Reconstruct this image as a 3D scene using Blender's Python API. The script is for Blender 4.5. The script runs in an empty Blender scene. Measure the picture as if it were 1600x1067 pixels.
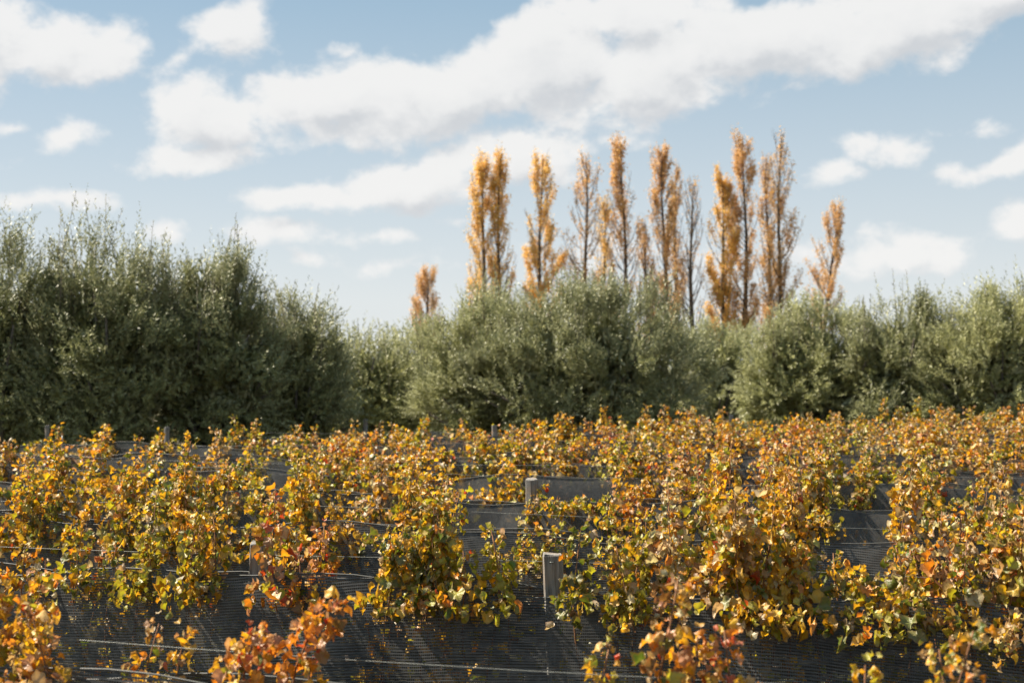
import bpy, math, random
import numpy as np
from mathutils import Vector, Matrix

R = math.radians
rnd = random.Random(11)
npr = np.random.default_rng(7)
scene = bpy.context.scene
COL = scene.collection

# ------------------------------------------------------------------ camera
H = 2.6            # eye height
F = 2222.0         # focal length in photo pixels
HY = 584.0         # horizon row
cam_d = bpy.data.cameras.new('camera')
cam_d.lens = 50; cam_d.sensor_width = 36
cam_d.clip_start = 0.1; cam_d.clip_end = 3000
cam_d.dof.use_dof = True
cam_d.dof.focus_distance = 6.9
cam_d.dof.aperture_fstop = 3.9
cam = bpy.data.objects.new('camera', cam_d); COL.objects.link(cam)
cam.location = (0, 0, H)
cam.rotation_euler = (R(90) + math.atan((HY - 533.5) / F), 0, 0)
scene.camera = cam

# ------------------------------------------------------------------ exposure and engine
vs = scene.view_settings
scene.display_settings.display_device = 'sRGB'
vs.view_transform = 'Standard'; vs.look = 'None'; vs.exposure = 1.35; vs.gamma = 1.0
vs.use_curve_mapping = False
cy = scene.cycles
cy.use_denoising = True
cy.max_bounces = 6; cy.diffuse_bounces = 2; cy.glossy_bounces = 2
cy.transmission_bounces = 4; cy.transparent_max_bounces = 16
cy.caustics_reflective = False; cy.caustics_refractive = False
cy.sample_clamp_indirect = 4

# ------------------------------------------------------------------ sun
SUN_EL, SUN_AZ = 50.0, -68.0     # azimuth from the view direction, negative is left
sx = math.sin(R(SUN_AZ)) * math.cos(R(SUN_EL))
sy = math.cos(R(SUN_AZ)) * math.cos(R(SUN_EL))
sz = math.sin(R(SUN_EL))
sun_d = bpy.data.lights.new('sun', 'SUN')
sun_d.energy = 5.0; sun_d.angle = R(0.5); sun_d.color = (1.0, 0.91, 0.76)
sun = bpy.data.objects.new('sun', sun_d); COL.objects.link(sun)
sun.rotation_euler = Vector((sx, sy, sz)).to_track_quat('Z', 'Y').to_euler()
sun.location = (-30, 20, 40)

# ------------------------------------------------------------------ node helpers
class NT:
    def __init__(s, tree): s.t = tree; s.n = tree.nodes; s.l = tree.links
    def new(s, typ, **kw):
        nd = s.n.new(typ)
        for k, v in kw.items(): setattr(nd, k, v)
        return nd
    def put(s, sock, v):
        if isinstance(v, bpy.types.NodeSocket): s.l.new(v, sock)
        else: sock.default_value = v
    def math(s, op, a, b=0.0, c=0.0, clamp=False):
        nd = s.new('ShaderNodeMath', operation=op, use_clamp=clamp)
        s.put(nd.inputs[0], a); s.put(nd.inputs[1], b); s.put(nd.inputs[2], c)
        return nd.outputs[0]
    def ramp(s, v, a, b, lo=0.0, hi=1.0, smooth=True):
        nd = s.new('ShaderNodeMapRange'); nd.clamp = True
        nd.interpolation_type = 'SMOOTHSTEP' if smooth else 'LINEAR'
        s.put(nd.inputs['Value'], v)
        s.put(nd.inputs['From Min'], a); s.put(nd.inputs['From Max'], b)
        s.put(nd.inputs['To Min'], lo); s.put(nd.inputs['To Max'], hi)
        return nd.outputs['Result']
    def mix(s, f, a, b, blend='MIX'):
        nd = s.new('ShaderNodeMix', data_type='RGBA', blend_type=blend)
        s.put(nd.inputs[0], f); s.put(nd.inputs[6], a); s.put(nd.inputs[7], b)
        return nd.outputs[2]
    def noise(s, vec, scale, detail=4, rough=0.55, dist=0.0):
        nd = s.new('ShaderNodeTexNoise'); nd.noise_dimensions = '3D'
        if vec is not None: s.put(nd.inputs['Vector'], vec)
        nd.inputs['Scale'].default_value = scale; nd.inputs['Detail'].default_value = detail
        nd.inputs['Roughness'].default_value = rough; nd.inputs['Distortion'].default_value = dist
        return nd.outputs['Fac']

# ------------------------------------------------------------------ world: Nishita sky with clouds laid out by direction
world = bpy.data.worlds.new('World'); scene.world = world; world.use_nodes = True
wt = world.node_tree; wt.nodes.clear()
# (px, py, rx, ry, tilt, weight): clouds by bearing and elevation
CLOUDS = [
 (88, 68, 148, 64, -4, 1.0), (-60, 40, 160, 80, 0, 1.0), (352, 50, 90, 50, 12, 1.0),
 (98, 212, 66, 34, 14, .8), (80, 316, 110, 22, 0, .75), (262, 348, 56, 24, 0, .85),
 (325, 180, 132, 58, 4, 1.15), (520, 150, 190, 76, 8, 1.2), (700, 145, 200, 88, 8, 1.3),
 (860, 95, 190, 96, 8, 1.3), (1010, 110, 200, 88, 14, 1.2), (1200, 60, 240, 84, 8, 1.3),
 (1420, 40, 240, 66, 12, 1.2), (1560, -20, 200, 60, 0, 1.2), (980, 20, 200, 60, 8, 1.1),
 (310, 238, 115, 34, 6, .95), (600, 195, 230, 40, 2, .8),
 (480, 310, 120, 32, 2, 1.0), (640, 285, 185, 52, 12, 1.15), (815, 245, 140, 58, 4, 1.1),
 (450, 372, 100, 26, 4, .6), (585, 380, 62, 15, 0, .5), (600, 420, 60, 16, 0, .42), (480, 405, 60, 20, 0, .45),
 (1303, 278, 60, 22, 4, .75), (1392, 238, 72, 28, 0, .6), (1570, 243, 110, 26, 12, .8),
 (1520, 193, 55, 16, 0, .4), (1585, 345, 90, 44, 12, .5), (1400, 400, 200, 44, 0, .5),
 (965, 218, 70, 16, 6, .4), (545, 70, 30, 14, 0, .35), (265, 105, 46, 16, 30, .45), (1220, 145, 60, 14, 20, .35),
 (10, 190, 50, 12, 0, .35), (720, 345, 40, 10, 0, .3), (1000, 400, 240, 40, 0, .3),
]
g = bpy.data.node_groups.new('cloud_density', 'ShaderNodeTree')
g.interface.new_socket('Vector', in_out='INPUT', socket_type='NodeSocketVector')
g.interface.new_socket('Density', in_out='OUTPUT', socket_type='NodeSocketFloat')
G = NT(g)
gi = G.new('NodeGroupInput'); go = G.new('NodeGroupOutput')
pv = gi.outputs[0]
warp = G.new('ShaderNodeTexNoise'); G.put(warp.inputs['Vector'], pv)
warp.inputs['Scale'].default_value = 14; warp.inputs['Detail'].default_value = 2
sub = G.new('ShaderNodeVectorMath', operation='SUBTRACT'); G.put(sub.inputs[0], warp.outputs['Color']); sub.inputs[1].default_value = (.5, .5, .5)
scl = G.new('ShaderNodeVectorMath', operation='SCALE'); G.put(scl.inputs[0], sub.outputs[0]); scl.inputs['Scale'].default_value = 0.032
add = G.new('ShaderNodeVectorMath', operation='ADD'); G.put(add.inputs[0], pv); G.put(add.inputs[1], scl.outputs[0])
pw = add.outputs[0]
base = None
for (px, py, rx, ry, tilt, w) in CLOUDS:
    az = math.atan((px - 800) / F); el = math.atan((HY - py) / F * math.cos(az))
    mp = G.new('ShaderNodeMapping', vector_type='TEXTURE')
    G.put(mp.inputs['Vector'], pw)
    mp.inputs['Location'].default_value = (az, el, 0)
    mp.inputs['Rotation'].default_value = (0, 0, R(tilt))
    mp.inputs['Scale'].default_value = (rx / F, ry / F, 1)
    ln = G.new('ShaderNodeVectorMath', operation='LENGTH'); G.put(ln.inputs[0], mp.outputs[0])
    v = G.math('MULTIPLY_ADD', ln.outputs['Value'], -w, w)
    base = v if base is None else G.math('SMOOTH_MAX', base, v, 0.12)
# the rest of the sky, outside the photographed part, carries the same sort of scattered cloud
gm = G.new('ShaderNodeMapping', vector_type='TEXTURE'); G.put(gm.inputs['Vector'], pv)
gm.inputs['Location'].default_value = (0, .05, 0); gm.inputs['Scale'].default_value = (.48, .30, 1)
gl = G.new('ShaderNodeVectorMath', operation='LENGTH'); G.put(gl.inputs[0], gm.outputs[0])
gate = G.ramp(gl.outputs['Value'], 0.95, 1.2)
sm = G.new('ShaderNodeMapping'); G.put(sm.inputs['Vector'], pv); sm.inputs['Scale'].default_value = (1, 2.2, 1)
gen = G.math('MULTIPLY_ADD', G.noise(sm.outputs[0], 4.0, 2), 5.0, -2.65)
gen = G.math('MULTIPLY_ADD', G.math('SUBTRACT', 1.0, gate), -3.0, gen)
base = G.math('MAXIMUM', base, gen)
base = G.math('MAXIMUM', base, -1.2)
nm = G.new('ShaderNodeMapping'); G.put(nm.inputs['Vector'], pv); nm.inputs['Scale'].default_value = (1, 1.35, 1)
f1 = G.noise(nm.outputs[0], 24, 10, 0.60, 0.1)
dens = G.math('MULTIPLY_ADD', f1, 1.9, -0.95)
dens = G.math('ADD', dens, base)
G.put(go.inputs[0], dens)

W = NT(wt)
tc = W.new('ShaderNodeTexCoord')
sep = W.new('ShaderNodeSeparateXYZ'); W.put(sep.inputs[0], tc.outputs['Generated'])
az_ = W.math('ARCTAN2', sep.outputs[0], sep.outputs[1])
el_ = W.math('ARCSINE', sep.outputs[2])
cmb = W.new('ShaderNodeCombineXYZ'); W.put(cmb.inputs[0], az_); W.put(cmb.inputs[1], el_)
def dgrp(vec):
    n = W.new('ShaderNodeGroup'); n.node_tree = g; W.put(n.inputs[0], vec); return n.outputs[0]
d0 = dgrp(cmb.outputs[0])
off = W.new('ShaderNodeVectorMath', operation='ADD'); W.put(off.inputs[0], cmb.outputs[0]); off.inputs[1].default_value = (-0.006, 0.017, 0)
d1 = dgrp(off.outputs[0])
alpha = W.ramp(d0, -0.02, 0.50)
lit = W.ramp(d1, 0.2, 1.7)                       # cloud between here and the sun: greyer
lit2 = W.ramp(W.math('SUBTRACT', d1, d0), -0.15, 0.7)
shade = W.math('MINIMUM', W.math('MULTIPLY_ADD', lit, .55, W.math('MULTIPLY', lit2, .6)), 1.0)
ccol = W.mix(shade, (0.358, 0.355, 0.350, 1), (0.255, 0.262, 0.272, 1))
sky = W.new('ShaderNodeTexSky', sky_type='NISHITA')
sky.sun_disc = False; sky.sun_elevation = R(SUN_EL); sky.sun_rotation = R(SUN_AZ)
sky.altitude = 900; sky.air_density = 1.0; sky.dust_density = 1.2; sky.ozone_density = 1.5
hz = W.ramp(el_, 0.0, 0.27, 0.95, 0.72, smooth=False)
hcol = W.mix(W.ramp(el_, 0.05, 0.34, smooth=False), (0.300, 0.314, 0.320, 1), (0.092, 0.170, 0.225, 1))
bg1 = W.new('ShaderNodeBackground'); W.put(bg1.inputs['Color'], sky.outputs[0]); bg1.inputs['Strength'].default_value = 0.05
bgh = W.new('ShaderNodeBackground'); W.put(bgh.inputs['Color'], hcol); bgh.inputs['Strength'].default_value = 1.0
m1 = W.new('ShaderNodeMixShader'); W.put(m1.inputs[0], hz); W.l.new(bg1.outputs[0], m1.inputs[1]); W.l.new(bgh.outputs[0], m1.inputs[2])
bg2 = W.new('ShaderNodeBackground'); W.put(bg2.inputs['Color'], ccol); bg2.inputs['Strength'].default_value = 1.0
m2 = W.new('ShaderNodeMixShader'); W.put(m2.inputs[0], W.math('MULTIPLY', alpha, 0.93)); W.l.new(m1.outputs[0], m2.inputs[1]); W.l.new(bg2.outputs[0], m2.inputs[2])
wo = W.new('ShaderNodeOutputWorld'); W.l.new(m2.outputs[0], wo.inputs['Surface'])
world.cycles.sampling_method = 'MANUAL'; world.cycles.sample_map_resolution = 512

# ------------------------------------------------------------------ materials
def material(name):
    m = bpy.data.materials.new(name); m.use_nodes = True
    m.node_tree.nodes.clear()
    n = NT(m.node_tree)
    out = n.new('ShaderNodeOutputMaterial')
    return m, n, out
def principled(n, col, rough=0.6, spec=0.4, bump=None, bstr=0.3, bdist=0.01):
    p = n.new('ShaderNodeBsdfPrincipled')
    n.put(p.inputs['Base Color'], col); n.put(p.inputs['Roughness'], rough)
    p.inputs['Specular IOR Level'].default_value = spec
    if bump is not None:
        b = n.new('ShaderNodeBump'); b.inputs['Strength'].default_value = bstr; b.inputs['Distance'].default_value = bdist
        n.put(b.inputs['Height'], bump); n.l.new(b.outputs[0], p.inputs['Normal'])
    return p

def vine_leaf_material(name, source):
    m, n, out = material(name)
    if source == 'object':
        oi = n.new('ShaderNodeObjectInfo'); col = oi.outputs['Color']; seed = oi.outputs['Random']
    else:
        at = n.new('ShaderNodeAttribute', attribute_name='tint'); col = at.outputs['Color']; seed = None
    tcn = n.new('ShaderNodeTexCoord')
    rad = n.new('ShaderNodeAttribute', attribute_name='edge').outputs['Fac']
    geo = n.new('ShaderNodeNewGeometry')
    ns = n.noise(geo.outputs['Position'], 55, 3, .6)
    ns2 = n.noise(geo.outputs['Position'], 190, 2, .6)
    # green lingers along the veins, the rims go brown
    c = n.mix(n.math('MULTIPLY', n.ramp(ns, .35, .7), .4), col, n.mix(.5, col, (0.32, 0.28, 0.04, 1)))
    dry = n.math('MULTIPLY', n.ramp(n.math('MULTIPLY_ADD', ns2, .9, rad), 1.15, 1.5), .6)
    c = n.mix(dry, c, (0.26, 0.10, 0.035, 1))
    back = n.mix(.28, c, (0.46, 0.38, 0.20, 1))
    c2 = n.mix(geo.outputs['Backfacing'], c, back)
    p = principled(n, c2, n.math('MULTIPLY_ADD', ns, .32, .24), .6, ns2, .5, .004)
    tr = n.new('ShaderNodeBsdfTranslucent'); n.put(tr.inputs['Color'], n.mix(1.0, c, (1.0, .92, .62, 1), 'MULTIPLY'))
    mx = n.new('ShaderNodeMixShader'); mx.inputs[0].default_value = .44
    n.l.new(p.outputs[0], mx.inputs[1]); n.l.new(tr.outputs[0], mx.inputs[2]); n.l.new(mx.outputs[0], out.inputs[0])
    return m
M_LEAF = vine_leaf_material('autumn_vine_leaf', 'object')
M_LEAFS = vine_leaf_material('autumn_vine_leaf_mass', 'attr')

def tree_leaf_material(name, top, under, alt, transl=.22, rough=.42, gloss=.5):
    m, n, out = material(name)
    t = n.new('ShaderNodeAttribute', attribute_name='tint').outputs['Fac']
    geo = n.new('ShaderNodeNewGeometry')
    c = n.mix(t, top, alt)
    c = n.mix(geo.outputs['Backfacing'], c, n.mix(.6, c, under))
    p = principled(n, c, rough, gloss)
    tr = n.new('ShaderNodeBsdfTranslucent'); n.put(tr.inputs['Color'], c)
    mx = n.new('ShaderNodeMixShader'); mx.inputs[0].default_value = transl
    n.l.new(p.outputs[0], mx.inputs[1]); n.l.new(tr.outputs[0], mx.inputs[2]); n.l.new(mx.outputs[0], out.inputs[0])
    return m
M_OLIVE = tree_leaf_material('olive_leaf', (.065, .078, .024, 1), (.46, .46, .30, 1), (.36, .355, .15, 1), .2, .5)
M_OLIVE2 = tree_leaf_material('pale_olive_leaf', (.14, .15, .05, 1), (.50, .50, .32, 1), (.44, .43, .18, 1), .26, .52)
M_POPLAR = tree_leaf_material('poplar_leaf', (.76, .42, .08, 1), (.80, .58, .28, 1), (.90, .60, .16, 1), .5, .5, .3)
M_POPLARB = tree_leaf_material('brown_poplar_leaf', (.64, .36, .14, 1), (.70, .50, .30, 1), (.78, .46, .14, 1), .48, .5, .3)

def bark(name, c1, c2, scale):
    m, n, out = material(name)
    tcn = n.new('ShaderNodeTexCoord')
    mp = n.new('ShaderNodeMapping'); n.put(mp.inputs[0], tcn.outputs['Object']); mp.inputs['Scale'].default_value = (1, 1, .25)
    ns = n.noise(mp.outputs[0], scale, 6, .6)
    p = principled(n, n.mix(n.ramp(ns, .3, .7), c1, c2), .85, .2, ns, .8, .01)
    n.l.new(p.outputs[0], out.inputs[0]); return m
M_BARK = bark('olive_bark', (.06, .05, .04, 1), (.20, .17, .14, 1), 18)
M_PBARK = bark('poplar_bark', (.07, .055, .045, 1), (.17, .13, .10, 1), 8)
M_CANE = bark('vine_cane', (.13, .06, .03, 1), (.28, .14, .07, 1), 60)
M_VTRUNK = bark('vine_trunk_bark', (.05, .035, .025, 1), (.16, .12, .09, 1), 40)

m, n, out = material('weathered_post_wood')
tcn = n.new('ShaderNodeTexCoord')
mp = n.new('ShaderNodeMapping'); n.put(mp.inputs[0], tcn.outputs['Object']); mp.inputs['Scale'].default_value = (1, 1, .06)
w1 = n.noise(mp.outputs[0], 110, 6, .65); w2 = n.noise(tcn.outputs['Object'], 9, 3)
c = n.mix(n.ramp(w1, .35, .65), (.10, .092, .085, 1), (.30, .285, .265, 1))
c = n.mix(n.math('MULTIPLY', n.ramp(w2, .45, .7), .5), c, (.30, .22, .16, 1))
p = principled(n, c, .85, .2, w1, .9, .006); n.l.new(p.outputs[0], out.inputs[0]); M_POST = m

m, n, out = material('galvanised_wire')
p = principled(n, (.20, .205, .19, 1), .5, .5); p.inputs['Metallic'].default_value = .4
n.l.new(p.outputs[0], out.inputs[0]); M_WIRE = m

def net_material(fine=False):
    m, n, out = material('dark_mesh_netting')
    uv = n.new('ShaderNodeUVMap'); uv.uv_map = 'UVMap'
    sp = n.new('ShaderNodeSeparateXYZ'); n.put(sp.inputs[0], uv.outputs[0])
    wob = n.noise(uv.outputs[0], 1.4, 2)
    v = n.math('MULTIPLY_ADD', wob, .05, sp.outputs[1])
    fv = n.math('FRACT', n.math('MULTIPLY', v, 1 / .0125))
    fu = n.math('FRACT', n.math('MULTIPLY', sp.outputs[0], 1 / .009))
    horiz = n.math('LESS_THAN', fv, .44)
    vert = n.math('LESS_THAN', fu, .22)
    thread = n.math('MAXIMUM', horiz, vert)
    if fine: thread = n.ramp(n.noise(uv.outputs[0], 5.0, 4, .6), .3, .7, .55, .8)
    dust = n.noise(uv.outputs[0], 3.0, 5, .6)
    dust2 = n.noise(uv.outputs[0], 40, 3, .6)
    c = n.mix(n.ramp(n.math('MULTIPLY_ADD', dust2, .3, dust), .48, .85), (.020, .022, .025, 1), (.125, .118, .108, 1))
    if fine: c = n.mix(.12, c, (.14, .13, .12, 1))
    p = principled(n, c, .5, .45)
    tr = n.new('ShaderNodeBsdfTransparent')
    mx = n.new('ShaderNodeMixShader'); n.put(mx.inputs[0], thread)
    n.l.new(tr.outputs[0], mx.inputs[1]); n.l.new(p.outputs[0], mx.inputs[2]); n.l.new(mx.outputs[0], out.inputs[0])
    return m
M_NET = net_material(); M_NETF = net_material(True)
m, n, out = material('net_hem_cord')
ge = n.new('ShaderNodeNewGeometry')
ns = n.noise(ge.outputs['Position'], 22, 4)
p = principled(n, n.mix(ns, (.025, .025, .025, 1), (.10, .098, .09, 1)), .55, .4)
n.l.new(p.outputs[0], out.inputs[0]); M_HEM = m

m, n, out = material('dry_orchard_soil')
tcn = n.new('ShaderNodeTexCoord')
a = n.noise(tcn.outputs['Object'], .35, 5); b = n.noise(tcn.outputs['Object'], 6, 8, .65); c3 = n.noise(tcn.outputs['Object'], 60, 4, .6)
c = n.mix(n.ramp(b, .35, .65), (.085, .062, .042, 1), (.19, .15, .105, 1))
c = n.mix(n.math('MULTIPLY', n.ramp(n.math('MULTIPLY_ADD', c3, .3, a), .5, .8), .75), c, (.07, .09, .03, 1))
p = principled(n, c, .95, .1, n.math('MULTIPLY_ADD', b, .7, c3), 1.0, .06); n.l.new(p.outputs[0], out.inputs[0]); M_SOIL = m
M_WEED = tree_leaf_material('weed_blade', (.07, .11, .03, 1), (.2, .22, .1, 1), (.30, .26, .12, 1), .3)

# ------------------------------------------------------------------ object helpers
def link(name, me, parent=None, mat=None):
    o = bpy.data.objects.new(name, me); COL.objects.link(o)
    if parent is not None: o.parent = parent
    if mat is not None and me is not None and not me.materials: me.materials.append(mat)
    return o
def empty(name, loc, rz=0.0, label=None, cat=None, group=None):
    o = bpy.data.objects.new(name, None); COL.objects.link(o)
    o.location = loc; o.rotation_euler = (0, 0, rz); o.empty_display_size = .2
    if label: o['label'] = label
    if cat: o['category'] = cat
    if group: o['group'] = group
    return o
def quads_mesh(name, V, attrs=None, smooth=False):
    """V: (N,4,3) quads, each with its own four vertices."""
    N = V.shape[0]
    me = bpy.data.meshes.new(name)
    me.vertices.add(N * 4); me.vertices.foreach_set('co', V.reshape(-1).astype(np.float32))
    me.loops.add(N * 4); me.loops.foreach_set('vertex_index', np.arange(N * 4, dtype=np.int32))
    me.polygons.add(N); me.polygons.foreach_set('loop_start', np.arange(0, N * 4, 4, dtype=np.int32))
    me.update(calc_edges=True)
    for k, (typ, arr) in (attrs or {}).items():
        at = me.attributes.new(k, typ, 'FACE')
        at.data.foreach_set('value' if typ == 'FLOAT' else 'color', arr.reshape(-1).astype(np.float32))
    return me
def tubes_mesh(name, paths, sides=5):
    """paths: list of (points Nx3, radii N); joined tubes in one mesh."""
    vs_, fs = [], []
    for pts, rad in paths:
        pts = np.asarray(pts, float); k = len(pts); b0 = len(vs_)
        for i in range(k):
            t = pts[min(i + 1, k - 1)] - pts[max(i - 1, 0)]; t /= (np.linalg.norm(t) + 1e-9)
            ref = np.array([1., 0, 0]) if abs(t[0]) < .8 else np.array([0, 1., 0])
            a = np.cross(t, ref); a /= np.linalg.norm(a); b = np.cross(t, a)
            for s in range(sides):
                th = 2 * math.pi * s / sides
                vs_.append(pts[i] + rad[i] * (math.cos(th) * a + math.sin(th) * b))
        for i in range(k - 1):
            for s in range(sides):
                p0 = b0 + i * sides + s; p1 = b0 + i * sides + (s + 1) % sides
                fs.append((p0, p1, p1 + sides, p0 + sides))
        fs.append(tuple(b0 + s for s in range(sides))[::-1])
        fs.append(tuple(b0 + (k - 1) * sides + s for s in range(sides)))
    me = bpy.data.meshes.new(name); me.from_pydata([tuple(v) for v in vs_], [], fs); me.update()
    me.polygons.foreach_set('use_smooth', [True] * len(me.polygons))
    return me
def unit(a): return a / (np.linalg.norm(a, axis=-1, keepdims=True) + 1e-9)

# ------------------------------------------------------------------ ground: one sheet to the horizon, gently uneven near by
gx = np.concatenate([[-900, -300, -100, -60], np.linspace(-40, 40, 81), [60, 100, 300, 900]])
gy = np.concatenate([[-300, -60, -20], np.linspace(-8, 60, 69), [80, 120, 200, 400, 1500]])
verts = []
for y in gy:
    for x in gx:
        z = 0.0
        if -40 < x < 40 and -8 < y < 60: z = .035 * math.sin(x * 1.3 + y * .7) + .03 * math.sin(y * 2.1 - x * .4)
        verts.append((x, y, z))
nx = len(gx)
fc = [(j * nx + i, j * nx + i + 1, (j + 1) * nx + i + 1, (j + 1) * nx + i) for j in range(len(gy) - 1) for i in range(nx - 1)]
me = bpy.data.meshes.new('ground'); me.from_pydata(verts, [], fc); me.update()
gr = link('ground', me, mat=M_SOIL); gr['kind'] = 'structure'; gr['label'] = 'dry brown vineyard soil with thin green growth between rows'

# ------------------------------------------------------------------ vine row layout
KROW = 0.30                                   # rows come nearer to the right
RL = math.hypot(1, KROW)
RDIR = np.array([1, -KROW, 0]) / RL           # along the row, to the right
RNRM = np.array([-KROW, -1, 0]) / RL          # across the row, towards the viewer
RANG = math.atan2(-KROW, 1)
Z_NET = H - .91; Z_POST = H - .76
D0 = [4.0] + [6.1, 8.2] + [8.2 + 2.15 * i for i in range(1, 11)]
def row_point(i, px):
    """Where the bearing of column px crosses row i, on the ground."""
    u = (px - 800) / F; d = D0[i] / (1 + KROW * u)
    return np.array([u * d, d, 0.0])
def far_limit(x): return 22.6 + .60 * x
def row_range(i):
    """columns (in photo pixels) between which row i runs"""
    lo, hi = -150, 1750
    while lo < 1700:
        p = row_point(i, lo)
        if p[1] < far_limit(p[0]): break
        lo += 10
    return lo, hi
ORD = ['front', 'second', 'third', 'fourth', 'fifth', 'sixth', 'seventh', 'eighth', 'ninth', 'tenth', 'eleventh', 'twelfth', 'thirteenth', 'fourteenth', 'fifteenth', 'sixteenth']
NUM = ['first', 'second', 'third', 'fourth', 'fifth', 'sixth', 'seventh', 'eighth', 'ninth', 'tenth', 'eleventh', 'twelfth', 'thirteenth', 'fourteenth', 'fifteenth', 'sixteenth', 'seventeenth', 'eighteenth', 'nineteenth', 'twentieth', 'twenty-first', 'twenty-second', 'twenty-third', 'twenty-fourth', 'twenty-fifth', 'twenty-sixth', 'twenty-seventh', 'twenty-eighth', 'twenty-ninth', 'thirtieth']
def rowname(i): return (ORD[i] + ' vine row') if i == 0 else ORD[i] + ' vine row from the front'

# ------------------------------------------------------------------ nets, hems, wires
def sheet(name, origin, L, z_top, z_bot, n_top, n_bot, seed, nu, nv=7):
    """a rippled net sheet hanging along a row; local x runs along the row, -y towards the viewer"""
    vs_, fs, uvs = [], [], []
    rr = random.Random(seed); ph = [rr.uniform(0, 6.28) for _ in range(6)]
    for j in range(nv + 1):
        t = j / nv
        for i in range(nu + 1):
            x = L * i / nu
            sag = .026 * math.sin(x * 2.1 + ph[0]) + .018 * math.sin(x * 5.3 + ph[1])
            z = z_top + sag + (z_bot - z_top) * t + (.03 * math.sin(x * 3 + ph[2]) if j == nv else 0)
            bul = n_top + (n_bot - n_top) * math.sin(t * 1.35)
            bul += t * (.045 * math.sin(x * 2.7 + t * 3 + ph[3]) + .03 * math.sin(x * 6.1 - t * 5 + ph[4]))
            vs_.append((x, -bul, z)); uvs.append((x, z_top - z + .08 * math.sin(x + ph[5])))
    w = nu + 1
    for j in range(nv):
        for i in range(nu): fs.append((j * w + i, (j + 1) * w + i, (j + 1) * w + i + 1, j * w + i + 1))
    me = bpy.data.meshes.new(name); me.from_pydata(vs_, [], fs); me.update()
    ul = me.uv_layers.new(name='UVMap')
    idx = np.empty(len(me.loops), np.int32); me.loops.foreach_get('vertex_index', idx)
    ul.data.foreach_set('uv', np.array(uvs, np.float32)[idx].reshape(-1))
    me.polygons.foreach_set('use_smooth', [True] * len(me.polygons))
    edge = [(vs_[i][0], vs_[i][1], vs_[i][2] + .004) for i in range(w)]
    return me, edge
for i in range(len(D0)):
    lo, hi = row_range(i)
    a = row_point(i, lo); b = row_point(i, hi); L = float(np.linalg.norm(b - a))
    nt = empty('vine_net', a, RANG, 'dark fine mesh net hung along the %s' % rowname(i), 'net', 'dark nets hung along the vine rows')
    nu = max(12, int(L / .16))
    m1_, e1 = sheet('net_sheet', a, L, Z_NET, .62, .10, .30, 100 + i, nu)
    m2_, e2 = sheet('net_sheet', a, L, Z_NET - .02, .62, -.10, -.30, 300 + i, nu)
    mt = M_NET if i < 3 else M_NETF
    link('net_sheet', m1_, nt, mt); link('net_sheet', m2_, nt, mt)
    link('hem', tubes_mesh('hem', [(e1, [.0035] * len(e1))], 5), nt, M_HEM)
    link('hem', tubes_mesh('hem', [(e2, [.003] * len(e2))], 4), nt, M_HEM)
    wr = empty('trellis_wires', a, RANG, 'taut pale trellis wires strung along the %s' % rowname(i), 'wires', 'trellis wires of the vine rows')
    ns_ = max(6, int(L / .5))
    for (dz, dn, rad, sg) in ((-.55, 0, .0015, .01),) if i in (3, 5, 6, 8, 9, 10, 11) else ((.10, .0, .0010, .03), (-.55, 0, .0015, .01)):
        pts = [(L * s / ns_, -dn, Z_NET + dz + sg * math.sin(s * .5 + i + dz * 30) * .6) for s in range(ns_ + 1)]
        link('wire', tubes_mesh('wire', [(pts, [rad] * len(pts))], 4), wr, M_WIRE)

# ------------------------------------------------------------------ posts
def post_mesh(seed, r0=.038, square=False):
    rr = random.Random(seed); vs_, fs = [], []
    S = 14; zs = [0, .4, .8, 1.2, 1.5, 1.7, 1.80, 1.833, Z_POST]
    for k, z in enumerate(zs):
        r = r0 * (1.05 - .05 * z / Z_POST) * (0.93 if k == len(zs) - 1 else 1)
        for s in range(S):
            th = 2 * math.pi * s / S
            q = r * (1 + .05 * math.sin(s * 2.3 + seed) + rr.uniform(-.02, .02))
            if square: q = r * min(1 / max(abs(math.cos(th)), abs(math.sin(th))), 1.28)
            vs_.append((q * math.cos(th) + .006 * math.sin(z * 2 + seed), q * math.sin(th), z + (rr.uniform(-.004, .004) + .006 * math.cos(th + seed) if k == len(zs) - 1 else 0)))
    for k in range(len(zs) - 1):
        for s in range(S):
            a = k * S + s; b = k * S + (s + 1) % S
            fs.append((a, b, b + S, a + S))
    fs.append(tuple((len(zs) - 1) * S + s for s in range(S)))
    me = bpy.data.meshes.new('wooden_post'); me.from_pydata(vs_, [], fs); me.update(); return me
POSTS = [
 (1, 862, True, 'thick grey squared wooden post standing clear of the net, centre foreground', .042, -3),
 (1, 405, True, 'short brownish grey post end beside red leaves, left foreground', .038, 2),
 (3, 830, False, 'round pale wooden post standing among vines in the middle distance', .045, 0),
 (7, 75, False, 'far grey post at the left end by yellow vine', .032, 1),
 (7, 262, False, 'far dark post before the shaded olives at left', .036, 0),
 (8, 772, False, 'far small post just above the vine tops near the centre', .040, -2),
 (9, 571, False, 'far post below the pale olive between the big ones', .040, 0),
 (10, 1094, False, 'far grey post under the right edge of the large central olive', .042, 0),
 (11, 1143, False, 'far brown post at the vineyard edge, right of centre', .045, 2),
]
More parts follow.
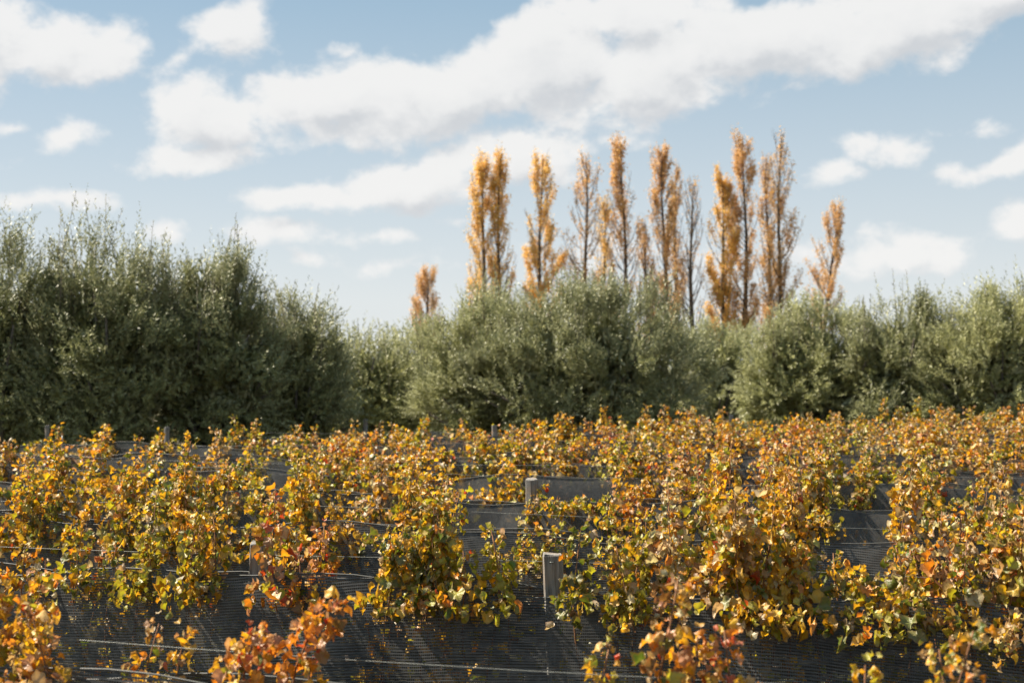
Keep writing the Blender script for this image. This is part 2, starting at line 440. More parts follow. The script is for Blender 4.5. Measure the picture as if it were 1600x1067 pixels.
for k, (i, px, sq, lab, r0, tilt) in enumerate(POSTS):
    me = post_mesh(k + 3, r0, sq)
    p = row_point(i, px)
    o = link('wooden_post', me, mat=M_POST); o.location = (p[0] - math.tan(R(tilt)) * Z_POST, p[1], 0); o.rotation_euler = (0, R(tilt), RANG * .6 + (.1 if sq else .7))
    o['label'] = lab; o['category'] = 'post'; o['group'] = 'wooden trellis posts'
    # staple holding the wire
    st = link('staple', tubes_mesh('staple', [([(-.012, -r0 * 1.06, Z_NET + .12), (0, -r0 * 1.22, Z_NET + .12), (.012, -r0 * 1.06, Z_NET + .12)], [.002] * 3)], 4), o, M_WIRE)
# slim pale metal stake seen at left
p = row_point(6, 98)
me = tubes_mesh('metal_stake', [([(0, 0, 0), (0, 0, 1.0), (.004, 0, Z_NET + .12)], [.011, .011, .010])], 6)
o = link('metal_stake', me, mat=M_WIRE); o.location = p
o['label'] = 'slim pale metal stake holding the wires at far left'; o['category'] = 'stake'

# ------------------------------------------------------------------ vine leaves
def leaf_shape(seed, detail=True):
    """a lobed grape leaf, cupped and curled; tip along +y, unit length about 1"""
    rr = random.Random(seed)
    fold = rr.uniform(.2, 1.2); droop = rr.uniform(-.3, 2.1); crin = rr.uniform(.05, .2); ph = rr.uniform(0, 6.28)
    roll = rr.uniform(-.3, 1.7)
    n_out = 20 if detail else 8
    def rad(th):            # th = 0 at the tip
        a = abs(th)
        if detail:
            lob = .50 * max(0, math.cos(a * 2.55)) ** 1.0 if a < .62 else 0
            r = .40 + .13 * math.exp(-(a / .33) ** 2) + .11 * math.exp(-((a - 1.05) / .30) ** 2) + .09 * math.exp(-((a - 2.05) / .40) ** 2)
            return r * (1 - .5 * math.exp(-((a - math.pi) / .25) ** 2)) * rr.uniform(.93, 1.07)
        return .48 * rr.uniform(.8, 1.15) + .1 * math.cos(a)
    pts = [(0, 0, 0, 0.0)]
    outer = []
    for s in range(n_out):
        th = -math.pi + 2 * math.pi * (s + .5) / n_out
        r = rad(th); outer.append((th, r))
    rings = (.55, 1.0) if detail else (1.0,)
    for q in rings:
        for th, r in outer:
            rr_ = r if q == 1.0 else min(r, .42) * q
            x = rr_ * math.sin(th) * 1.08; y = rr_ * math.cos(th)
            pts.append((x, y, q, q))
    co = []
    for (x, y, q, e) in pts:
        rr2 = math.hypot(x, y)
        z = fold * abs(x) * .8 + crin * math.sin(5 * math.atan2(x, y) + ph) * (rr2 / .5) ** 1.5
        # curl the sides over
        th = x * roll * 2.0
        X = x * math.cos(th) ; Z = z + abs(x) * math.sin(abs(th)) * .5
        # bend along the midrib
        b = y * droop * 1.3
        Y = y * math.cos(b * .6); Z -= y * math.sin(b) * .8 if y > 0 else 0
        co.append((X, Y + .35, Z))
    fs = []
    m_ = n_out
    for s in range(m_):
        fs.append((0, 1 + s, 1 + (s + 1) % m_))
    if detail:
        for s in range(m_):
            a, b = 1 + s, 1 + (s + 1) % m_
            fs.append((a, a + m_, b + m_, b))
    ed = [p[3] for p in pts]
    return np.array(co), fs, ed
LEAVES = []
for s in range(22):
    co, fs, ed = leaf_shape(s * 7 + 1)
    if s % 3 == 0: fs = fs[:]     # all shapes keep full detail
    me = bpy.data.meshes.new('leaf'); me.from_pydata([tuple(c) for c in co], [], fs); me.update()
    me.polygons.foreach_set('use_smooth', [True] * len(me.polygons))
    at = me.attributes.new('edge', 'FLOAT', 'POINT'); at.data.foreach_set('value', ed)
    me.materials.append(M_LEAF); LEAVES.append(me)
SIMPLE = [leaf_shape(s * 5 + 2, False) for s in range(10)]
MID = [leaf_shape(s * 7 + 1, True) for s in range(10)]

PAL = {
 'yellow': (.76, .45, .02), 'gold': (.76, .40, .02), 'orange': (.72, .25, .02), 'red': (.52, .05, .02),
 'green': (.12, .15, .02), 'lime': (.42, .38, .025), 'tan': (.56, .38, .20), 'pink': (.58, .29, .17), 'brown': (.26, .11, .04), 'cream': (.62, .52, .34),  # cream leaves also put pale sunlit highlights into the colour
}
MIXES = {
 'yellow': dict(yellow=6, gold=4, lime=5, green=3.6, orange=1.0, tan=1.2, red=.15, brown=.8, cream=.5),
 'orange': dict(orange=3.2, gold=4, yellow=2.4, pink=2.6, tan=1.6, red=.7, lime=1.2, brown=1, cream=.8, green=.8),
 'green': dict(lime=7, green=6, yellow=4, gold=2, tan=1.4, orange=.6, red=.25, brown=.8, cream=1.2),
 'tan': dict(tan=4.5, gold=4, orange=1.5, yellow=3, pink=1.4, lime=1.8, brown=1.6, cream=3, green=2.2, red=.2),
 'red': dict(red=2.2, orange=4, pink=3, gold=1.5, tan=1.5, brown=1.5, yellow=.8, green=.4),
}
KINDW = {
 'yellow': 'golden-green', 'orange': 'orange-pink', 'green': 'yellow-green', 'tan': 'amber-tan', 'red': 'red-orange'}
hash_seed = [0]
def pick(kind, zrel, rr):
    si = int(zrel // 10); zrel = zrel - 10 * si
    mx = dict(MIXES[kind])
    fav = ['yellow', 'lime', 'gold', 'green', 'tan', 'orange', 'lime', 'gold', 'cream'][(si * 7 + hash_seed[0]) % 9]
    mx[fav] = mx.get(fav, 1) * 3.6
    if zrel < .35:  # lower leaves are greener; the dark green also paints in the shaded interior
        for k in ('green', 'lime'): mx[k] = mx.get(k, .5) * 1.5
        mx['yellow'] = mx.get('yellow', 1) * 1.2
    elif zrel > .75:
        for k in ('tan', 'pink', 'gold', 'cream'): mx[k] = mx.get(k, .5) * 1.6
        mx['green'] = mx.get('green', .5) * .5
    ks = list(mx); c = PAL[rr.choices(ks, [mx[k] for k in ks])[0]]
    b = rr.uniform(.75, 1.2); j = rr.uniform(-.035, .035)
    return (max(.01, c[0] * b + j), max(.01, c[1] * b * rr.uniform(.9, 1.1)), max(.008, c[2] * b), 1.0)

def shoot_paths(rr, n_sh, width, hscale, zb):
    out = []
    for s in range(n_sh):
        u = (s + .5) / n_sh * 2 - 1
        x0 = u * width * .5 + rr.uniform(-.06, .06)
        z0 = 1.02 + rr.uniform(-.06, .06); top = Z_NET - .05 + hscale * rr.choice([rr.uniform(.10, .26), rr.uniform(.2, .42), rr.uniform(.3, .55)])
        lx = rr.uniform(-.12, .12); ly = rr.uniform(-.16, .12)
        flop = rr.random() < .25
        pts = []
        K = 7
        for q in range(K):
            t = q / (K - 1)
            x = x0 + lx * t * t + .02 * math.sin(t * 7 + s); y = ly * t + (-.05 * math.sin(t * 3)) + .015 * math.sin(t * 9 + s * 2)
            z = z0 + (top - z0) * t
            if flop and t > .6:
                e = (t - .6) / .4; y -= .16 * e * e; z -= .14 * e * e * (1.3); x += .10 * e * e * (1 if lx > 0 else -1)
            pts.append((x, y, z))
        out.append(np.array(pts))
    return out
def along(pts, t):
    f = t * (len(pts) - 1); i = min(int(f), len(pts) - 2); f -= i
    return pts[i] * (1 - f) + pts[i + 1] * f

def leaf_frames(rr, paths, per_m, size, z_lo, spread):
    """leaf positions with orientation, around every shoot"""
    fr = []
    for si, pts in enumerate(paths):
        Lz = np.sum(np.linalg.norm(np.diff(pts, axis=0), axis=1))
        t0 = max(0, (z_lo - pts[0][2]) / max(.05, (pts[-1][2] - pts[0][2]))); t0 = min(t0, .9)
        n_ = int(per_m * Lz * (1 - t0) * rr.uniform(.8, 1.15))
        for k in range(n_):
            t = t0 + (1 - t0) * (k + rr.random()) / n_
            c = along(pts, min(t, 1))
            phi = rr.uniform(0, 6.283)
            taper = 1.1 - .62 * max(0, (t - .35) / .65)
            q = spread * taper * rr.uniform(.25, 1.1)
            o_ = np.array([math.cos(phi), math.sin(phi) , 0])
            p = c + o_ * q + np.array([0, 0, rr.uniform(-.03, .03)])
            if p[2] < Z_NET + .02 and rr.random() < .75: p[1] -= .12 + .25 * (Z_NET - p[2]) * rr.random()
            if t > .93: d = np.array([o_[0] * .6, o_[1] * .6, rr.uniform(-.2, .9)])
            else: d = np.array([o_[0] * .8 + rr.uniform(-.5, .5), o_[1] * .8 + rr.uniform(-.5, .5), -rr.uniform(.0, 1.3)])
            nrm = np.array([o_[0] * .6 + rr.uniform(-.6, .6), o_[1] * .6 + rr.uniform(-.6, .6), rr.uniform(.1, 1.0)])
            sz = size * rr.choice([rr.uniform(.45, .8), rr.uniform(.7, 1.05), rr.uniform(.8, 1.3)]) * (1 if t < .85 else .7)
            fr.append((p, d, nrm, sz, min(1, max(0, (p[2] - z_lo) / .55)) + 10 * si))
    return fr
def basis(d, nrm):
    y = d / (np.linalg.norm(d) + 1e-9); x = np.cross(y, nrm); x /= (np.linalg.norm(x) + 1e-9); z = np.cross(x, y)
    return np.stack([x, y, z], axis=1)
def leaf_mass(name, frames, kind, rr, shapes, dull=1.0):
    vs_, fl, cols, eds = [], [], [], []; b0 = 0
    fc_ = []
    for (p, d, nrm, sz, zr) in frames:
        co, fs, ed = shapes[rr.randrange(len(shapes))]
        V = (co * sz) @ basis(d, nrm).T + p
        vs_.append(V); eds += ed
        c = pick(kind, zr, rr); c = (c[0] * dull, c[1] * dull, c[2] * dull, 1)
        for f in fs: fc_.append(tuple(q + b0 for q in f)); cols.append(c)
        b0 += len(co)
    if not vs_: vs_ = [np.zeros((1, 3))]
    me = bpy.data.meshes.new(name); me.from_pydata(np.concatenate(vs_).tolist(), [], fc_); me.update()
    at = me.attributes.new('edge', 'FLOAT', 'POINT')
    if len(eds) == len(me.vertices): at.data.foreach_set('value', eds)
    at = me.attributes.new('tint', 'FLOAT_COLOR', 'FACE'); at.data.foreach_set('color', np.array(cols, np.float32).reshape(-1))
    me.polygons.foreach_set('use_smooth', [True] * len(me.polygons))
    me.materials.append(M_LEAFS)
    return me
def vine_trunk_mesh(rr):
    h = .95
    pts = [(rr.uniform(-.02, .02), rr.uniform(-.02, .02), -.03), (rr.uniform(-.04, .04), rr.uniform(-.03, .03), .3), (rr.uniform(-.04, .04), 0, .65), (0, 0, h)]
    arms = [([(0, 0, h - .01), (s * .18, rr.uniform(-.02, .02), h + .06), (s * .42, rr.uniform(-.02, .02), h + .07)], [.018, .014, .009]) for s in (-1, 1)]
    return tubes_mesh('trunk', [(pts, [.034, .027, .024, .022])] + arms, 7)

TRUNKS = [vine_trunk_mesh(random.Random(900 + k)) for k in range(8)]
N_LEAF = [0]
def build_vine(i, px, kind, width, n_sh, hs, label, seed):
    rr = random.Random(seed); hash_seed[0] = seed * 5
    p = row_point(i, px); dist = p[1]
    v = empty('grapevine', p, RANG, label, 'grapevine', 'grapevines in autumn leaf')
    link('trunk', TRUNKS[seed % 8], v, M_VTRUNK)
    paths = shoot_paths(rr, n_sh, width, hs, .95)
    sides = 4 if dist < 12 else 3
    if i == 1:                               # no cane crosses the two clear posts
        for ppx in (862, 405):
            off = float(np.dot(row_point(1, ppx) - p, RDIR))
            paths = [pt for pt in paths if not any(abs(q[0] - off) < .08 and q[2] > 1.3 for q in [along(pt, e / 12) for e in range(13)])]
    if dist < 10:
        for pt in paths:
            link('cane', tubes_mesh('cane', [(pt, list(np.linspace(.005, .0022, len(pt))))], sides), v, M_CANE)
    else:
        link('canes', tubes_mesh('canes', [(pt, list(np.linspace(.005, .0025, len(pt)))) for pt in paths], sides), v, M_CANE)['kind'] = 'stuff'
    if dist < 12.2:
        fr = leaf_frames(rr, paths, 250 if dist < 7.5 else 215, .050 if i == 0 else (.057 if i == 1 else .060), Z_NET - (.09 if i < 2 else .17), .078)
        if i == 1:
            for ppx in (862, 405):
                off = float(np.dot(row_point(1, ppx) - p, RDIR))
                fr = [f for f in fr if not (off - .10 < f[0][0] < off + .07)]
        fr.sort(key=lambda f: f[0][1])          # the ones facing the viewer's side of the row first
        if len(fr) > 285:
            o = link('inner_leaves', leaf_mass('inner_leaves', fr[285:], kind, rr, MID), v); o['kind'] = 'stuff'
        for (q, d, nrm, sz, zr) in fr[:285]:
            o = bpy.data.objects.new('leaf', LEAVES[rr.randrange(len(LEAVES))]); COL.objects.link(o)
            o.parent = v
            B = basis(d, nrm); M4 = Matrix(((B[0, 0], B[0, 1], B[0, 2], q[0]), (B[1, 0], B[1, 1], B[1, 2], q[1]), (B[2, 0], B[2, 1], B[2, 2], q[2]), (0, 0, 0, 1)))
            o.matrix_local = M4 @ Matrix.Scale(sz, 4)
            o.color = pick(kind, zr, rr); N_LEAF[0] += 1
        low = leaf_frames(rr, paths, 40, .055, .9, .11)
        low = [f for f in low if f[0][2] < Z_NET - .1]
        for f in low: f[0][1] = max(f[0][1], -.08)      # these stay inside the net
        o = link('lower_leaves', leaf_mass('lower_leaves', low, 'green', rr, MID, .9), v); o['kind'] = 'stuff'
    else:
        sh = SIMPLE
        fr = leaf_frames(rr, paths, 190 if dist < 16 else 130, .064 if dist < 16 else .076, Z_NET - .22, .095)
        fr += [f for f in leaf_frames(rr, paths, 10, .11, 1.0, .12) if f[0][2] < Z_NET - .1]
        o = link('foliage', leaf_mass('foliage', fr, kind, rr, sh), v); o['kind'] = 'stuff'
    return v

# vines of the three nearest rows, each where it grows: (column, kind, width, shoots, height)
NEAR = {
 0: [(-60, 'orange', .5, 4, .9), (75, 'orange', .30, 5, .85), (285, 'orange', .28, 4, .66), (425, 'red', .14, 3, 1.2), (548, 'orange', .10, 2, .62), (805, 'orange', .08, 2, .42), (985, 'orange', .15, 3, .85), (1175, 'red', .18, 3, .72), (1365, 'green', .16, 2, .5), (1480, 'tan', .26, 3, .62), (1620, 'yellow', .3, 3, .6)],
 1: [(-30, 'red', .18, 2, .7), (105, 'tan', .25, 3, .45), (205, 'green', .40, 5, .75), (318, 'yellow', .30, 5, .85), (466, 'red', .18, 3, .85), (648, 'green', .42, 7, 1.1), (760, 'yellow', .34, 6, .9), (972, 'green', .30, 5, .68), (1105, 'tan', .32, 5, .95), (1240, 'yellow', .42, 6, 1.0), (1420, 'green', .42, 6, .95), (1560, 'tan', .5, 6, 1.05), (1700, 'tan', .5, 6, 1.0)],
 2: [(-40, 'yellow', .3, 3, .7), (70, 'yellow', .42, 5, 1.0), (190, 'yellow', .42, 5, .9), (310, 'yellow', .5, 6, 1.0), (440, 'yellow', .4, 5, .9), (545, 'tan', .22, 3, .6), (690, 'green', .62, 7, .85), (850, 'yellow', .40, 5, .40), (1010, 'yellow', .40, 5, .6), (1160, 'green', .5, 7, 1.15), (1262, 'tan', .22, 3, 1.2), (1480, 'tan', .62, 7, 1.0), (1640, 'tan', .5, 6, 1.0)],
}
seed = 5000; vines = []
for i in range(len(D0)):
    if i in NEAR:
        lst = NEAR[i]
    else:
        rr = random.Random(77 + i); lo, hi = row_range(i)
        if i >= 9: hi = 1680
        dpx = F * .72 / D0[i]; x = lo + dpx * rr.uniform(.15, .4); lst = []
        while x < min(hi, 1690):
            left = x / 1600
            gap = rr.random()
            if i <= 4: kinds = ['yellow', 'yellow', 'green', 'green', 'tan']
            else: kinds = ['yellow', 'yellow', 'tan', 'green', 'orange']
            if left > .55: kinds = kinds[1:] + ['tan', 'tan', 'orange']
            skip = (.13 if left < .5 else .09) + (.05 if i < 6 else 0)
            wave = .5 + .5 * math.sin(x * .011 + i * 2.4) * math.sin(x * .0047 + i)
            if i == 3 and abs(x - 830) < 60: x = 905
            if gap > skip:
                lst.append((x, rr.choice(kinds), rr.uniform(.55, .8), rr.choice([5, 6, 7, 7]), (.45 + .45 * wave) * rr.uniform(.8, 1.2)))
            x += dpx * rr.uniform(.85, 1.15)
    for k, (px, kind, w, ns_, hs) in enumerate(lst):
        row = ORD[i]
        inview = [q for q in lst if -20 <= q[0] <= 1620]
        if (px, kind, w, ns_, hs) in inview: wh = NUM[inview.index((px, kind, w, ns_, hs))] + ' from the left'
        else: wh = 'just off the %s edge' % ('left' if px < 800 else 'right')
        lab = '%s grapevine, %s in the %s row from the front' % (KINDW[kind], wh, ORD[i] if i else 'very first')
        seed += 1
        build_vine(i, px, kind, w, ns_, hs, lab, seed)

# ------------------------------------------------------------------ weeds under the rows
def weeds():
    N = 9000
    x = npr.uniform(-12, 16, N); y = npr.uniform(3.5, 30, N)
    keep = (np.abs(x) < y * .45 + 1) & (y < far_limit(x) + 3); x, y = x[keep], y[keep]; N = len(x)
    h = npr.uniform(.08, .38, N) * (npr.random(N) ** .7 + .2); a = npr.uniform(0, 6.28, N); lean = npr.uniform(-.5, .5, (N, 2)) * h[:, None]
    w = .008 + .01 * npr.random(N)
    b = np.stack([x, y, np.full(N, -.03)], 1); t = np.stack([x + lean[:, 0], y + lean[:, 1], h], 1)
    side = np.stack([np.cos(a) * w, np.sin(a) * w, np.zeros(N)], 1); mid = b * .45 + t * .55
    Q = np.stack([b, mid + side, t, mid - side], 1)
    return quads_mesh('weeds', Q, {'tint': ('FLOAT', npr.random(N))})
o = link('weeds', weeds(), mat=M_WEED); o['kind'] = 'stuff'; o['label'] = 'thin green and dry weeds growing between the vine rows'; o['category'] = 'weeds'

# ------------------------------------------------------------------ olive trees
def olive(px, dist, top_py, width_px, label, n_leaf, mat=M_OLIVE, seed=1, base_z=.15, leaf=.07, shape=None, spiky=1.0):
    rg = np.random.default_rng(seed); rr = random.Random(seed)
    X = (px - 800) / F * dist; top = H + (HY - top_py) / F * dist; Wd = width_px / F * dist
    t = empty('olive_tree', (X, dist, 0), 0, label, 'olive tree', 'olive trees behind the vineyard')
    rxy = Wd / 2
    body = top - .50                       # shoots stand proud of the body
    # the crown body: lobes low and wide, higher and narrower
    lobes = shape or [(0, 0, .60, .92, .38), (-.42, -.15, .56, .56, .32), (.44, -.05, .52, .55, .30), (.05, .15, .22, .62, .24), (.14, -.1, .70, .66, .30), (-.24, 0, .70, .54, .30)]
    LB = []
    for (lx, ly, lz, rx, rz) in lobes:
        LB.append((lx * rxy, ly * rxy, base_z + lz * (body - base_z), rx * rxy, min(rx * rxy, 2.2) * .9, rz * (body - base_z)))
    LB = np.array(LB)
    area = LB[:, 3] * LB[:, 5]; area /= area.sum()
    # clumps on the body's surface
    ncl = int(70 + 34 * Wd); C = []; ON = []
    tries = 0
    while len(C) < ncl and tries < 20000:
        tries += 1
        l = LB[rg.choice(len(LB), p=area)]
        d = unit(rg.normal(size=3)); 
        p = l[:3] + d * l[3:6] * rg.uniform(.74, 1.10)
        if p[2] < base_z or p[2] > body + .15: continue
        inside = ((p - LB[:, :3]) / LB[:, 3:6]); inside = (inside ** 2).sum(1)
        if (inside < .55).any(): continue
        C.append(p); ON.append(unit(d / l[3:6]))
    C = np.array(C); ON = np.array(ON)
    m_ = 22; ns_ = int(n_leaf * 1.18) // m_
    cw = rg.gamma(1.6, 1, len(C)) + .15; cw /= cw.sum()
    ci = rg.choice(len(C), ns_, p=cw); cr = rg.uniform(.14, .46, len(C)); spk = rg.random(len(C)) < .42
    start = C[ci] + unit(rg.normal(size=(ns_, 3))) * (cr[ci] * rg.random(ns_) ** .4)[:, None] * np.array([1, 1, .8])
    hz_ = np.clip((start[:, 2] - base_z) / (body - base_z), 0, 1)
    up = (-.35 + 1.75 * hz_)[:, None] * np.array([0, 0, 1.])
    cdir = unit(rg.normal(size=(len(C), 3)))[ci] * .6
    start[:, 2] = np.maximum(start[:, 2], .25)
    d = unit(ON[ci] * .75 + up + cdir + rg.normal(size=(ns_, 3)) * .33)
    Ls = rg.uniform(.22, .55, ns_) * (.75 + .5 * hz_)
    # tall water shoots along the top
    topm = (hz_ > .70) & (rg.random(ns_) < .34 * spiky) & spk[ci]
    d[topm] = unit(rg.normal(size=(topm.sum(), 3)) * .14 + np.array([0, 0, 1.])); Ls[topm] = rg.uniform(.35, .95, topm.sum()) * (.6 + .4 * spiky)
    # interior fill
    nin = ns_ // 4
    li = rg.choice(len(LB), nin, p=area)
    start[:nin] = LB[li, :3] + unit(rg.normal(size=(nin, 3))) * LB[li, 3:6] * rg.uniform(.15, .68, (nin, 1))
    tt = (np.arange(m_) + .5) / m_
    P = start[:, None, :] + d[:, None, :] * (tt[None, :] * Ls[:, None])[..., None]
    P[..., 2] += (-.10 * (tt ** 2)[None, :] * (Ls * (1 - hz_))[:, None])
    ref = unit(np.cross(d, rg.normal(size=(ns_, 3)))); ref2 = np.cross(d, ref)
    ang = (np.arange(m_) * 1.57 + (np.arange(m_) % 2) * 3.14)[None, :] + rg.uniform(0, 6.28, (ns_, 1)) + rg.normal(size=(ns_, m_)) * .35
    rad = np.cos(ang)[..., None] * ref[:, None, :] + np.sin(ang)[..., None] * ref2[:, None, :]
    ld = unit(d[:, None, :] * .85 + rad * .75 + rg.normal(size=(ns_, m_, 3)) * .2)
    ln = 1.1 * leaf * rg.uniform(.6, 1.15, (ns_, m_)) * (1 - .45 * np.maximum(0, tt - .7) / .3)[None, :] * np.where(np.arange(ns_) < nin, 2.5, 1.0)[:, None]
    sd = unit(np.cross(ld, d[:, None, :] + rg.normal(size=(ns_, m_, 3)) * .35)) * (ln * .15)[..., None]
    tip = P + ld * ln[..., None]; mid = P + ld * (ln * .5)[..., None]
    Q = np.stack([P, mid + sd, tip, mid - sd], axis=2).reshape(-1, 4, 3)
    Q = Q[Q[:, 0, 2] > .05]
    cl_t = rg.random(len(C))
    tint = np.clip(np.repeat(.5 * cl_t[ci] + .5 * rg.random(ns_), m_) + rg.normal(size=ns_ * m_) * .12, 0, 1)[:len(Q)]
    o = link('crown', quads_mesh('crown', Q, {'tint': ('FLOAT', tint)}), t, mat); o['kind'] = 'stuff'
    # trunk and limbs
    h = base_z + .9
    limbs = []
    for k in range(16):
        c = C[rg.integers(0, len(C))]
        a = np.array([rr.uniform(-.1, .1), rr.uniform(-.1, .1), h * rr.uniform(.55, 1.0)])
        mid_ = a * .5 + c * .5 + np.array([0, 0, rr.uniform(.0, .35)])
        limbs.append(([a, mid_ * .6 + a * .4, mid_, c], [.075, .055, .04, .016]))
    pts = [(0, 0, -.05), (.04, .02, .35), (-.03, 0, .8), (.02, 0, h + .25)]
    link('trunk', tubes_mesh('trunk', [(pts, [.24, .18, .16, .11])], 9), t, M_BARK)
    link('limbs', tubes_mesh('limbs', limbs, 5), t, M_BARK)['kind'] = 'stuff'
    # thin woody stems of the tall shoots
    stems = []
    idx = np.where(topm)[0]; rg.shuffle(idx)
    for q in idx[:90]:
        stems.append(([start[q] - d[q] * .3, start[q], start[q] + d[q] * Ls[q]], [.008, .006, .003]))
    if stems: link('shoots', tubes_mesh('shoots', stems, 3), t, M_BARK)['kind'] = 'stuff'
    return t

olive(-5, 22.4, 352, 250, 'tall grey-green olive tree cut by the left frame edge', 80000, seed=21)
olive(165, 22.2, 352, 215, 'tallest spiky olive tree, second from the left', 90000, seed=22, spiky=1.3)
olive(325, 22.8, 366, 205, 'broad olive tree with silvery front twigs, third from the left', 90000, seed=23, spiky=1.2)
olive(462, 24, 448, 150, 'narrow olive tree sloping down at the right of the left clump', 50000, seed=24, spiky=1.1)
olive(560, 30, 502, 220, 'low pale olive tree in the gap left of the central one', 50000, M_OLIVE2, seed=25, spiky=.6, leaf=.08)
olive(650, 36, 504, 160, 'distant pale olive tree under the lone small poplar', 32000, M_OLIVE2, seed=26, spiky=.5, leaf=.09)
olive(765, 28.6, 440, 225, 'upright olive tree joined to the left side of the broad central one', 80000, M_OLIVE2, seed=27, spiky=.9)
olive(918, 27.8, 420, 375, 'broadest olive tree at the centre with deep shade at lower right', 140000, seed=28, spiky=.7)
olive(1120, 38, 490, 160, 'small distant olive tree in the gap right of centre', 32000, M_OLIVE2, seed=29, spiky=.5, leaf=.09)
olive(1260, 32, 458, 215, 'pale rounded olive tree below the lone leaning poplar', 72000, M_OLIVE2, seed=30, leaf=.08, spiky=.8)
olive(1410, 31, 456, 205, 'dark-based olive tree, second from the right edge', 72000, seed=31, leaf=.08, spiky=.9)
olive(1565, 30, 440, 235, 'tall silvery olive tree cut by the right frame edge', 80000, M_OLIVE2, seed=32, leaf=.08, spiky=.9)

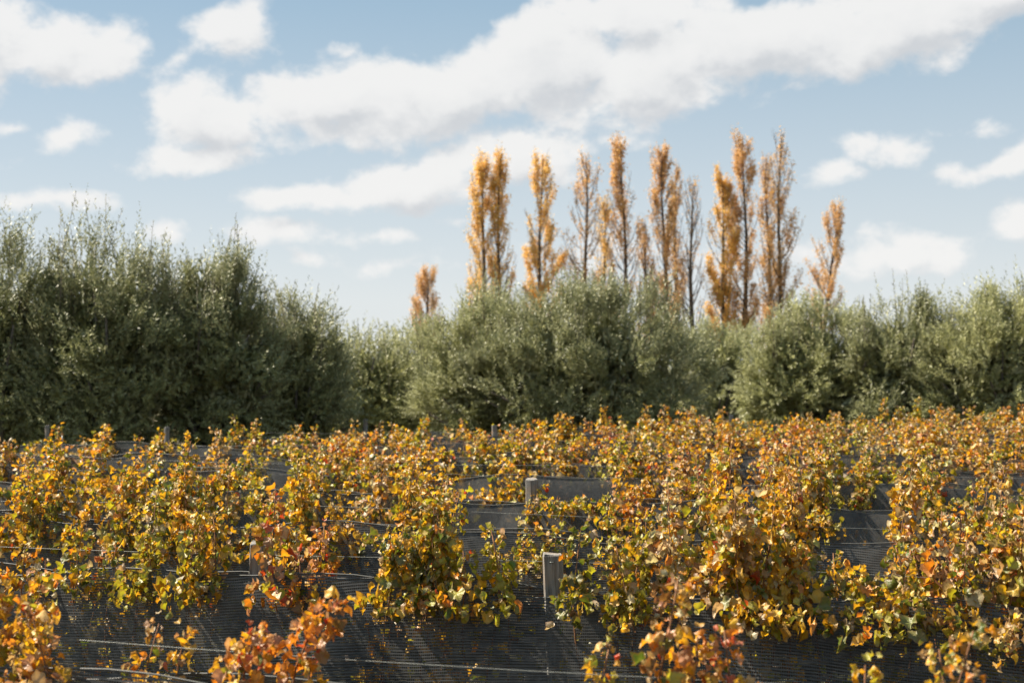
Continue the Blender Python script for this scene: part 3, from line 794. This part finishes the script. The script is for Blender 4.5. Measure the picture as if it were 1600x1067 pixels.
# ------------------------------------------------------------------ poplars
def poplar(px, top_py, width_px, label, dens=1.0, mat=M_POPLAR, seed=1, dist=105, lean=0.0, stems=1, bare_below=None, leafy_top=1.0, low_boost=0.0, base_px=None):
    rg = np.random.default_rng(seed); rr = random.Random(seed)
    top = H + (HY - top_py) / F * dist - .5
    bx = px if base_px is None else base_px
    X = (bx - 800) / F * dist; W_ = 1.75 * width_px / F * dist
    dx = (px - bx) / F * dist
    t = empty('poplar_tree', (X, dist, 0), 0, label, 'poplar tree', 'autumn poplars beyond the olives')
    def axis(z, s=0):
        f = z / top
        return np.array([dx * f + lean * f * f + (s * W_ * .20 * f) + .10 * math.sin(z * .5 + seed), .06 * math.cos(z * .4 + seed), z])
    ss = [0] if stems == 1 else [-.9, .9]
    trunks, br, leaves = [], [], []
    for s in ss:
        tp = top * (1.0 if s <= 0 else rr.uniform(.93, .98))
        zs = np.linspace(0, tp, 12)
        trunks.append(([axis(z, s) for z in zs], list(np.linspace(.26, .03, 12))))
        nb = 60 if stems == 1 else 40
        Wl = W_ if stems == 1 else W_ * .55
        for b in range(nb):
            z0 = tp * (.14 + .80 * (b + rr.random()) / nb)
            f = z0 / tp
            env = Wl * .5 * (1.0 - max(0, (f - .45) / .55) ** 1.3 * .82) * (min(1, .55 + f * 1.1))
            ph = rr.uniform(0, 6.283); reach = env * rr.uniform(.6, 1.0)
            Lz = min(rr.uniform(1.8, 4.2) * (1.15 - .6 * f), tp * 1.01 - z0)
            a = axis(z0, s); pts = []
            for q in range(5):
                e = q / 4
                pts.append(a + np.array([math.cos(ph) * reach * (e ** .6), math.sin(ph) * reach * (e ** .6), Lz * e]) + np.array([rr.uniform(-.07, .07), rr.uniform(-.07, .07), 0]))
            pts = np.array(pts)
            br.append((pts, [.05 * (1.1 - f) + .012, .04 * (1.1 - f) + .01, .024, .016, .008]))
            tw = []
            for q in range(5):
                e = rr.uniform(.15, .95); c0 = along(pts, e)
                c1 = c0 + np.array([rr.uniform(-.28, .28), rr.uniform(-.28, .28), rr.uniform(.35, .9)])
                br.append(([c0, c0 * .5 + c1 * .5 + np.array([rr.uniform(-.05, .05), 0, 0]), c1], [.012, .009, .005])); tw.append((c0, c1))
            if bare_below and z0 < top * bare_below and rr.random() < .8: continue
            local = dens * rr.choice([.05, .4, .9, 1.3, 1.6]) * (1 + low_boost * max(0, 1 - f * 1.6) * 2) * (leafy_top if f > .7 else 1)
            for (c0, c1) in tw + [(pts[1], pts[3]), (pts[2], pts[4])]:
                nl = int(26 * local)
                if nl < 1: continue
                e = rg.random((nl, 1)); P = c0 * (1 - e) + c1 * e + rg.normal(size=(nl, 3)) * np.array([.13, .13, .18])
                leaves.append(P)
    link('trunk', tubes_mesh('trunk', trunks, 7), t, M_PBARK)
    link('branches', tubes_mesh('branches', br, 3), t, M_PBARK)['kind'] = 'stuff'
    if leaves:
        P = np.concatenate(leaves); N = len(P)
        sz = rg.uniform(.08, .15, (N, 1)); a = unit(rg.normal(size=(N, 3))); b = unit(np.cross(a, rg.normal(size=(N, 3))))
        Q = np.stack([P - a * sz * .55, P + b * sz * .42, P + a * sz * .55, P - b * sz * .42], 1)
        o = link('crown', quads_mesh('crown', Q, {'tint': ('FLOAT', rg.random(N))}), t, mat); o['kind'] = 'stuff'
    return t
poplar(667, 415, 36, 'small brown poplar standing alone left of the others', .9, M_POPLARB, 40, dist=130, stems=1)
poplar(757, 237, 38, 'golden poplar at the left end of the tall row', 1.3, M_POPLAR, 41, base_px=752)
poplar(781, 230, 32, 'golden poplar leaning close beside the leftmost tall one', 1.2, M_POPLAR, 42, bare_below=.5, base_px=778)
poplar(846, 236, 50, 'bright yellow poplar with dense low foliage standing by itself', 1.3, M_POPLAR, 43, low_boost=1.2, base_px=842)
poplar(916, 232, 50, 'thin pale poplar with many bare twigs showing', .55, M_POPLARB, 44)
poplar(944, 305, 26, 'short golden poplar squeezed between two taller ones', .5, M_POPLAR, 45, dist=112)
poplar(972, 209, 42, 'tapered orange poplar with a bare dark lower trunk', 1.0, M_POPLARB, 46, bare_below=.52, base_px=981)
poplar(1035, 222, 42, 'slender dense orange-brown poplar left of the leafless one', 1.25, M_POPLARB, 47, base_px=1043)
poplar(1056, 250, 26, 'thin ochre poplar tucked behind a dense one', .5, M_POPLARB, 48, dist=113)
poplar(1010, 340, 26, 'short sparse poplar with pale twigs', .35, M_POPLARB, 49, dist=112)
poplar(1081, 274, 36, 'nearly leafless grey poplar', .10, M_POPLARB, 50)
poplar(1128, 265, 42, 'leafy orange poplar with foliage down to the olives', 1.3, M_POPLAR, 51, low_boost=.8, base_px=1134)
poplar(1163, 203, 46, 'tall rust-coloured poplar, left of the tallest', 1.1, M_POPLARB, 52, base_px=1168)
poplar(1198, 240, 28, 'narrow poplar pressed against the tallest one', .7, M_POPLARB, 53, dist=111, base_px=1206)
poplar(1220, 199, 46, 'tallest poplar with a dark trunk and rusty side foliage', .95, M_POPLARB, 54, leafy_top=.35, base_px=1216)
poplar(1315, 314, 40, 'slim leaning poplar alone at the right', .9, M_POPLARB, 55, dist=120, stems=1, base_px=1268)
print('leaf objects', N_LEAF[0], 'objects', len(bpy.data.objects))
